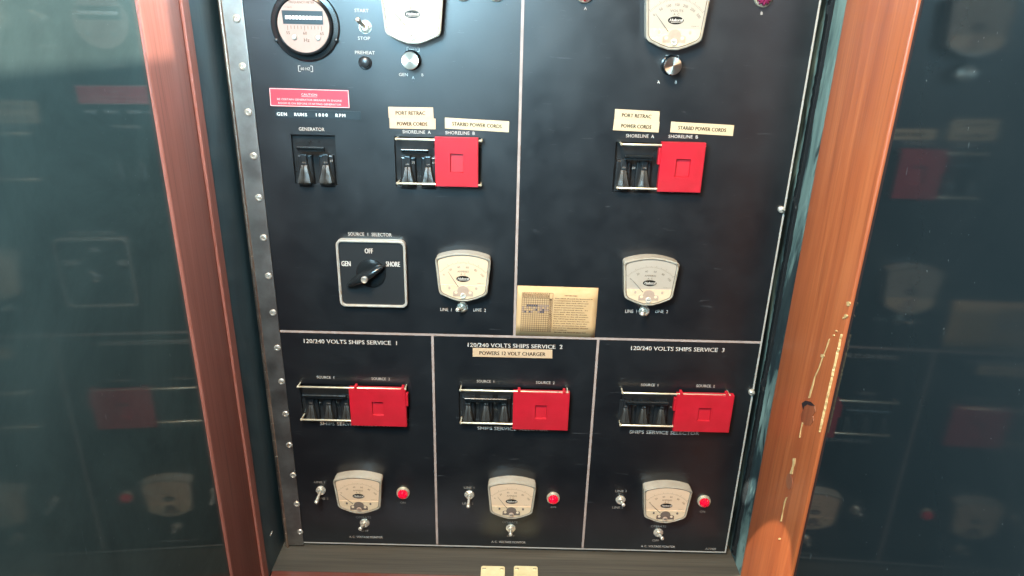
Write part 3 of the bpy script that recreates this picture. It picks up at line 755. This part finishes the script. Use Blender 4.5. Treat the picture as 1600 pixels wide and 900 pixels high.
def cover(corners, win, h, tabs, lug, label):
    pts = [P(u, v, h) for u, v in corners]
    x0 = (pts[0][0]+pts[3][0])/2; x1 = (pts[1][0]+pts[2][0])/2; z1 = (pts[0][1]+pts[1][1])/2; z0 = (pts[2][1]+pts[3][1])/2
    wp = [P(u, v, h) for u, v in win]; a0, a1, c0, c1 = wp[0][0]-x0, wp[1][0]-x0, wp[1][1]-z0, wp[0][1]-z0
    W_, H_ = x1-x0, z1-z0
    b = B(); O = [(0, 0), (W_, 0), (W_, H_), (0, H_)]; I = [(a0, c0), (a1, c0), (a1, c1), (a0, c1)]
    def V(p, y): return b.verts.new((p[0], y, p[1]))
    th = .0095
    of, obk = [V(p, -h) for p in O], [V(p, -h+th) for p in O]; nf = [V(p, -h) for p in I]
    I2 = [(a0+.0006, c0+.0008), (a1-.0006, c0+.0008), (a1-.0006, c1-.0004), (a0+.0006, c1-.0004)]
    dd = [.0030, .0030, .0046, .0046]                # finger recess slopes inward towards its top
    nb = [V(p, -h+d_) for p, d_ in zip(I2, dd)]
    outer_edges = []
    for i in range(4):
        j = (i+1) % 4
        b.faces.new((of[i], of[j], nf[j], nf[i])); b.faces.new((nf[i], nf[j], nb[j], nb[i])); b.faces.new((of[i], obk[i], obk[j], of[j]))
    b.faces.new(nb); b.faces.new(obk[::-1])
    bmesh.ops.bevel(b, geom=[e for e in b.edges if all(q in of for q in e.verts)], offset=.0009, segments=2, affect='EDGES')
    cv = fin('sliding_cover', b, M['red'], panel, (x0, 0, z0 - PZ0)); cv['label'] = label
    for tx in tabs:
        b = B(); box(b, tx*W_-.0022, tx*W_+.0022, -h-.0004, -h+.010, H_-.0006, H_+.0042, .0006); fin('rod_clip', b, M['red'], cv)
    if lug:
        xx = -.0022 if lug < 0 else W_+.0012
        b = B(); box(b, xx-.0012, xx+.0022, -h+.0016, -h+.010, H_*.55, H_*.88, .0008); fin('side_lug', b, M['red'], cv)
    b = B(); text(b, 'SLIDE' if lug == -9 else '- - - -', W_*.48, .0030, .0016, W_*.28, h+.0002); fin('lettering', b, M['redink'], cv)
    return cv
M['redink'] = mat('moulded_mark', (.45, .008, .02), .5)
def H(c): return c
breaker(cuts[0], [(475, 272), (508.5, 272)], ((463, 231), (507, 231)), '60', [], None, 'generator breaker pair', [(518, 251)], 1.25)
breaker(cuts[1], [(636.6, 275), (668.7, 275.5)], ((626, 234), (670, 235.5)), '50', [((619, 217.5), (752, 220)), ((621, 286), (751, 290))], None, 'shoreline breaker, left half', [(646, 253.5), (678, 254)], 1.15)
breaker(cuts[2], [(974, 280), (1006, 280.5)], ((976, 244), (1020, 245.5)), '50', [((971.5, 225), (1101, 229)), ((965, 293.5), (1092, 297))], None, 'shoreline breaker, right half', [(990, 262)], 1.15)
breaker(cuts[3], [(485.8, 645), (513.2, 645.4), (541, 646)], ((472, 618), (541, 619)), '70', [((465.5, 605), (633, 607.5)), ((471, 656), (632, 659))], None, 'ships service 1 breaker')
breaker(cuts[4], [(731.2, 646), (759.2, 646.5), (787.5, 647)], ((725, 623), (793, 624.5)), '70', [((719.5, 610), (887, 613)), ((720, 661), (885, 664))], None, 'ships service 2 breaker')
breaker(cuts[5], [(977.5, 650), (1005.3, 651), (1033.5, 652)], ((977, 628), (1045, 630)), '70', [((973, 614), (1140, 617.5)), ((969.5, 664.5), (1136, 668))], None, 'ships service 3 breaker')
CH = .0175
cover([(679, 215), (747, 216), (747, 292.6), (680.4, 291.8)], [(703.2, 240), (724, 270)], CH, [], 0, 'red sliding cover of the left shoreline breaker')
cover([(1035.5, 222), (1104, 224.6), (1094, 301.7), (1026.6, 299.6)], [(1057, 248.3), (1076.5, 277)], CH, [], -9, 'red sliding cover of the right shoreline breaker')
cover([(544.4, 607.4), (634, 609), (635, 667), (549, 665.6)], [(580.8, 628), (599.5, 649.5)], CH, [.12, .95], 1, 'red sliding cover of ships service 1')
cover([(801.6, 613.4), (890, 614.4), (887.4, 673), (801.4, 671.4)], [(836.5, 633.3), (853.6, 655)], CH, [.10, .90], 0, 'red sliding cover of ships service 2')
cover([(1058, 617.4), (1148, 618.4), (1139, 676.6), (1052, 674.4)], [(1092, 637.5), (1109, 658.5)], CH, [.07, .87], -1, 'red sliding cover of ships service 3')

# ---- source selector
pts = [P(524, 375.6, .010), P(632.5, 376.3, .010), P(637, 481, .010), P(531, 479.6, .010)]
x0 = (pts[0][0]+pts[3][0])/2; x1 = (pts[1][0]+pts[2][0])/2; z1 = (pts[0][1]+pts[1][1])/2; z0 = (pts[2][1]+pts[3][1])/2
cx, cz = (x0+x1)/2, (z0+z1)/2; hx, hz = (x1-x0)/2, (z1-z0)/2
b = B(); prism(b, rrect(-hx, hx, -hz, hz, .009, 6), -.0002, -.0055, .001)
M['bezel'] = speckled('selector_bezel', (.62, .56, .48), (.50, .44, .38), (.25, .4), 60, 0, metal=.5)
ring(b, rrect(-hx, hx, -hz, hz, .009, 6), rrect(-hx+.0036, hx-.0036, -hz+.0036, hz-.0036, .0065, 6), -.005, -.010)
bmesh.ops.bevel(b, geom=[e for e in b.edges if all(abs(q.co.y + .010) < 1e-6 for q in e.verts)], offset=.0009, segments=2, affect='EDGES')
sel = fin('selector_switch', b, M['bezel'], panel, (cx, 0, cz - PZ0), smooth=35); sel['label'] = 'square source selector with black face pointing to SHORE'
b = B(); prism(b, rrect(-hx+.0036, hx-.0036, -hz+.0036, hz-.0036, .0065, 6), -.0056, -.0066); fin('selector_face', b, M['dark'], sel)
for s, u, v, wd, cp in (('OFF', 576.3, 391.8, 12.6, 8.2), ('GEN', 540.6, 411.6, 14, 8.2), ('SHORE', 614, 412.4, 21.5, 8.2)):
    xx, zz = P(u, v, .007); xa, _ = P(u+1, v, .007); _, zb = P(u, v+1, .007)
    b = B(); text(b, s, xx-cx, zz-cz, cp*(zz-zb), wd*(xa-xx), .0072, bold=.0006); fin('lettering', b, M['ink'], sel)
# dial boss and pointer handle
kx, kz = P(579, 428, .010)
b = B(); lathe(b, [(.0232, .0067), (.0226, .0090), (.0190, .0105), (.0120, .0108), (0, .0108)], 48, org=Vector((kx-cx, 0, kz-cz)))
fin('dial_boss', b, M['blackgloss'], sel, smooth=35)
tx, tz = P(600.5, 416.5, .020); bx, bz = P(540, 449, .020)
ax = Vector((tx-bx, 0, tz-bz)); L = ax.length; ax.normalize(); sd = Vector((-ax.z, 0, ax.x))
b = B(); prev = None
for t, wd, hh in ((0, .0008, .014), (.05, .0026, .018), (.18, .0058, .023), (.36, .0082, .026), (.52, .0084, .027), (.68, .0066, .027), (.85, .0046, .024), (.96, .0020, .018), (1.0, .0008, .014)):
    o0 = Vector((bx-cx, 0, bz-cz)) + ax*(L*t)
    row = [b.verts.new(o0 + sd*(wd*a_) + Vector((0, -.012 - (hh-.012)*c_, 0))) for a_, c_ in ((-1, 0), (-.95, .55), (-.55, .95), (-.15, 1), (.15, 1), (.55, .95), (.95, .55), (1, 0))]
    if prev:
        for i in range(7): b.faces.new((prev[i], prev[i+1], row[i+1], row[i]))
    else: b.faces.new(row)
    prev = row
b.faces.new(prev[::-1])
fin('pointer_handle', b, M['blackgloss'], sel, smooth=50)
sx_, sz_ = P(569, 437.6, .030)
b = B(); lathe(b, [(.0052, .026), (.0052, .0305), (.0042, .0318), (.0034, .0300), (.0012, .0300), (0, .0300)], 24, org=Vector((sx_-cx, 0, sz_-cz))); fin('screw', b, M['screw'], sel, smooth=35)

# ============================================================ STICKERS AND PLATES (things stuck on the panel)
def sticker(name, corners, label, cat, mt, words=(), h=.0006, group=None, ink='bk', th=.0006, extra=None, bow=0):
    pts = [P(u, v, h) for u, v in corners]      # TL TR BR BL
    cx = sum(p[0] for p in pts)/4; cz = sum(p[1] for p in pts)/4
    top = (Vector(pts[1]) - Vector(pts[0])); ang = math.atan2(top.y, top.x)
    b = B(); n = 14; fr = []; bk_ = []
    def bil(s, t):
        a = Vector(pts[0])*(1-s) + Vector(pts[1])*s; c = Vector(pts[3])*(1-s) + Vector(pts[2])*s
        return a*(1-t) + c*t
    G = [[None]*(n+1) for _ in range(5)]
    for j in range(5):
        for i in range(n+1):
            p = bil(i/n, j/4); edge = i in (0, n) or j in (0, 4)
            k_ = .0 if not bow else bow*(noise.noise(Vector((p.x*60, p.y*60, 3)))*.6 + .4*noise.noise(Vector((p.x*25, p.y*160, 8))))
            G[j][i] = b.verts.new((p.x-cx, -h - abs(k_), p.y-cz))
    for j in range(4):
        for i in range(n): b.faces.new((G[j][i], G[j+1][i], G[j+1][i+1], G[j][i+1])).smooth = bool(bow)
    rim = [G[0][i] for i in range(n+1)] + [G[j][n] for j in range(1, 5)] + [G[4][i] for i in range(n-1, -1, -1)] + [G[j][0] for j in range(3, 0, -1)]
    low = [b.verts.new((q.co.x, -.0001, q.co.z)) for q in rim]
    for i in range(len(rim)):
        j = (i+1) % len(rim); b.faces.new((rim[i], rim[j], low[j], low[i]))
    o = fin(name, b, M[mt], None, (cx, 0, cz))
    tag(o, label, cat, group)
    for s, fx, fz, cap, wd in words:           # fractions of the sticker, cap and width as fractions of height/width
        p = bil(fx, fz) ; Hh = (Vector(pts[3])-Vector(pts[0])).length; Ww = top.length
        b = B(); text(b, s, p.x-cx, p.y-cz, cap*Hh, wd*Ww if wd else None, h+.0003+bow, rot=ang, bold=.0004 if cap > .3 else 0); fin('lettering', b, M[ink], o)
    return o, pts, bil, (cx, cz), ang
sticker('tape_label', [(606.6, 167), (676.6, 168), (677.4, 185.2), (607.4, 184.2)], 'cream PORT RETRAC tape label on the left, above its POWER CORDS label', 'label', 'tape_pink', group='cream tape labels on the panel', words=[('PORT RETRAC', .49, .52, .36, .66)], h=.0006)
sticker('tape_label', [(608.6, 184.2), (680.6, 185.4), (680.6, 202), (609, 200.4)], 'cream POWER CORDS tape label just above the left SHORELINE A', 'label', 'tape_pink', group='cream tape labels on the panel', words=[('POWER CORDS', .49, .52, .37, .66)], h=.0008)
sticker('tape_label', [(695.2, 183.8), (795.6, 189.5), (794.9, 206.7), (695.2, 200.6)], 'tilted cream STARBD POWER CORDS tape label left of the dividing line', 'label', 'tape', group='cream tape labels on the panel', words=[('STARBD POWER CORDS', .50, .50, .36, .77)])
sticker('tape_label', [(961.3, 170.3), (1030.8, 174), (1029.9, 190.4), (960, 187)], 'cream PORT RETRAC tape label in the right half of the panel', 'label', 'tape', group='cream tape labels on the panel', words=[('PORT RETRAC', .49, .52, .36, .66)], h=.0006)
sticker('tape_label', [(959.6, 187), (1030.6, 190.3), (1029, 207), (957.8, 203.4)], 'cream POWER CORDS tape label just above the right SHORELINE A', 'label', 'tape', group='cream tape labels on the panel', words=[('POWER CORDS', .50, .52, .37, .66)], h=.0008)
sticker('tape_label', [(1048.8, 190), (1147.3, 195.6), (1145, 212.4), (1047.3, 206.8)], 'tilted cream STARBD POWER CORDS tape label above the right SHORELINE B', 'label', 'tape', group='cream tape labels on the panel', words=[('STARBD POWER CORDS', .50, .50, .36, .76)])
sticker('tape_label', [(738.6, 543.8), (863, 546.6), (863, 560), (738.6, 557.2)], 'cream POWERS 12 VOLT CHARGER tape label under the ships service 2 title', 'label', 'tape_pink', group='cream tape labels on the panel', words=[('POWERS 12 VOLT CHARGER', .50, .52, .44, .83)])
o, pts, bil, (cx, cz), ang = sticker('caution_plate', [(420.8, 137.6), (544.4, 141.2), (546, 168.7), (422.8, 165.4)], 'red caution plate with pale lettering above the embossed tape', 'sign', 'plate_red',
        [('CAUTION', .50, .30, .13, .20), ('BE CERTAIN GENERATOR BREAKER IN ENGINE', .50, .60, .11, .82), ('ROOM IS ON BEFORE STARTING GENERATOR', .50, .82, .11, .80)], ink='plate_ink', h=.0012)
b = B(); p = bil(.40, .42); q = bil(.60, .42); seg(b, p.x-cx, p.y-cz, q.x-cx, q.y-cz, .0004, .0016)
for s1, t1, s2, t2 in ((.004, .02, .996, .02), (.996, .02, .996, .98), (.996, .98, .004, .98), (.004, .98, .004, .02)):
    p = bil(s1, t1); q = bil(s2, t2); seg(b, p.x-cx, p.y-cz, q.x-cx, q.y-cz, .0008, .0014)
fin('plate_edge', b, M['plate_ink'], o)
sticker('embossed_tape', [(430, 171.5), (563.5, 174.5), (564, 187.5), (431, 184)], 'black embossed tape reading GEN RUNS 1800 RPM below the red plate', 'label', 'dymo', [(s, fx, .5, .42, None) for s, fx in
        [(ch, .035 + (k if True else 0)*.0403) for k, ch in enumerate('GEN  RUNS  1800  RPM  ') if ch != ' ']], ink='dymo_ink', h=.0008)
# the paper test record
o, pts, bil, (cx, cz), ang = sticker('test_record', [(808.6, 446.2), (935.2, 450), (929, 527.6), (805.6, 523.6)], 'wrinkled yellowed paper test record with a partly inked grid and typed text', 'paper label', 'paper', h=.0005, bow=.0009)
TL_ = ['This label should be fastened in', 'a conspicuous location, as a', 'reminder, that each GFCI unit', 'should be tested monthly to', 'insure maximum protection', 'against electrical shock.  To', 'test, push the test button', 'provided.  The handle should', 'then move to the off position.', 'The GFCI may then be turned', 'back on to restore the circuit.', 'If the unit fails to open the', 'circuit, protection has been', 'lost and an electrician should', 'be notified.']
Wd = Vector((pts[1][0]-pts[0][0], pts[1][1]-pts[0][1])).length; Ht = Vector((pts[3][0]-pts[0][0], pts[3][1]-pts[0][1])).length
hh = .0016
b = B()
def tx(s, fx, fz, cap, wd, left=False, rot=None, bold=.0002):
    if left: fx = fx + wd/2
    p = bil(fx, fz); text(b, s, p.x-cx, p.y-cz, cap*Ht, wd*Wd, hh, rot=ang if rot is None else rot, bold=bold)
tx('TEST RECORD', .665, .165, .020, .16)
for k, s in enumerate(TL_): tx(s, .465, .222 + k*.0455, .020, .0147*len(s), True)
tx('RECORD THE DATE OF EACH TEST', .685, .905, .021, .40)
fin('lettering', b, M['bk'], o)
b = B(); g0, g1, h0, h1 = .065, .445, .125, .905
gx = [g0 + (g1-g0-.045)*k/12 for k in range(13)] + [g1]; gz = [h0, h0+.11] + [h0+.11+(h1-h0-.11)*k/16 for k in range(1, 17)]
for s in gx: p = bil(s, h0); q = bil(s-.004, h1); seg(b, p.x-cx, p.y-cz, q.x-cx, q.y-cz, .00045, hh)
for t in gz: p = bil(g0, t); q = bil(g1, t); seg(b, p.x-cx, p.y-cz, q.x-cx, q.y-cz, .00045, hh)
for k, s in enumerate('JAN FEB MAR APR MAY JUN JUL AUG SEP OCT NOV DEC'.split()): tx(s, (gx[k]+gx[k+1])/2, h0+.058, .022, .055, rot=math.pi/2+ang)
for k in range(16): tx(str(k+1), g1-.025, (gz[k+1]+gz[k+2])/2, .022, .026, bold=.0003)
fin('grid', b, M['gridink'] if 'gridink' in M else M['brown'], o)
M['blot'] = mat('blue_grey_ink', (.07, .065, .085), .7); M['wash'] = mat('washed_ink', (.30, .20, .15), .7)
b = B()
for r_, cs, mi in ((3, range(2, 7), 0), (5, (6,), 0), (6, (1, 3), 0), (6, (8, 9), 0), (5, (9,), 0), (3, (7, 8, 9, 10, 11), 1), (4, range(0, 12, 2), 1), (5, (0, 5, 8, 10, 11), 1), (6, (0, 4, 7), 1)):
    for c_ in cs:
        p = bil(gx[c_]+.004, gz[r_+1]+.004); q = bil(gx[c_+1]-.003, gz[r_+2]-.004); strip(b, p.x-cx, q.x-cx, q.y-cz, p.y-cz, hh-.0002, mi)
fin('ink_marks', b, [M['blot'], M['wash']], o)
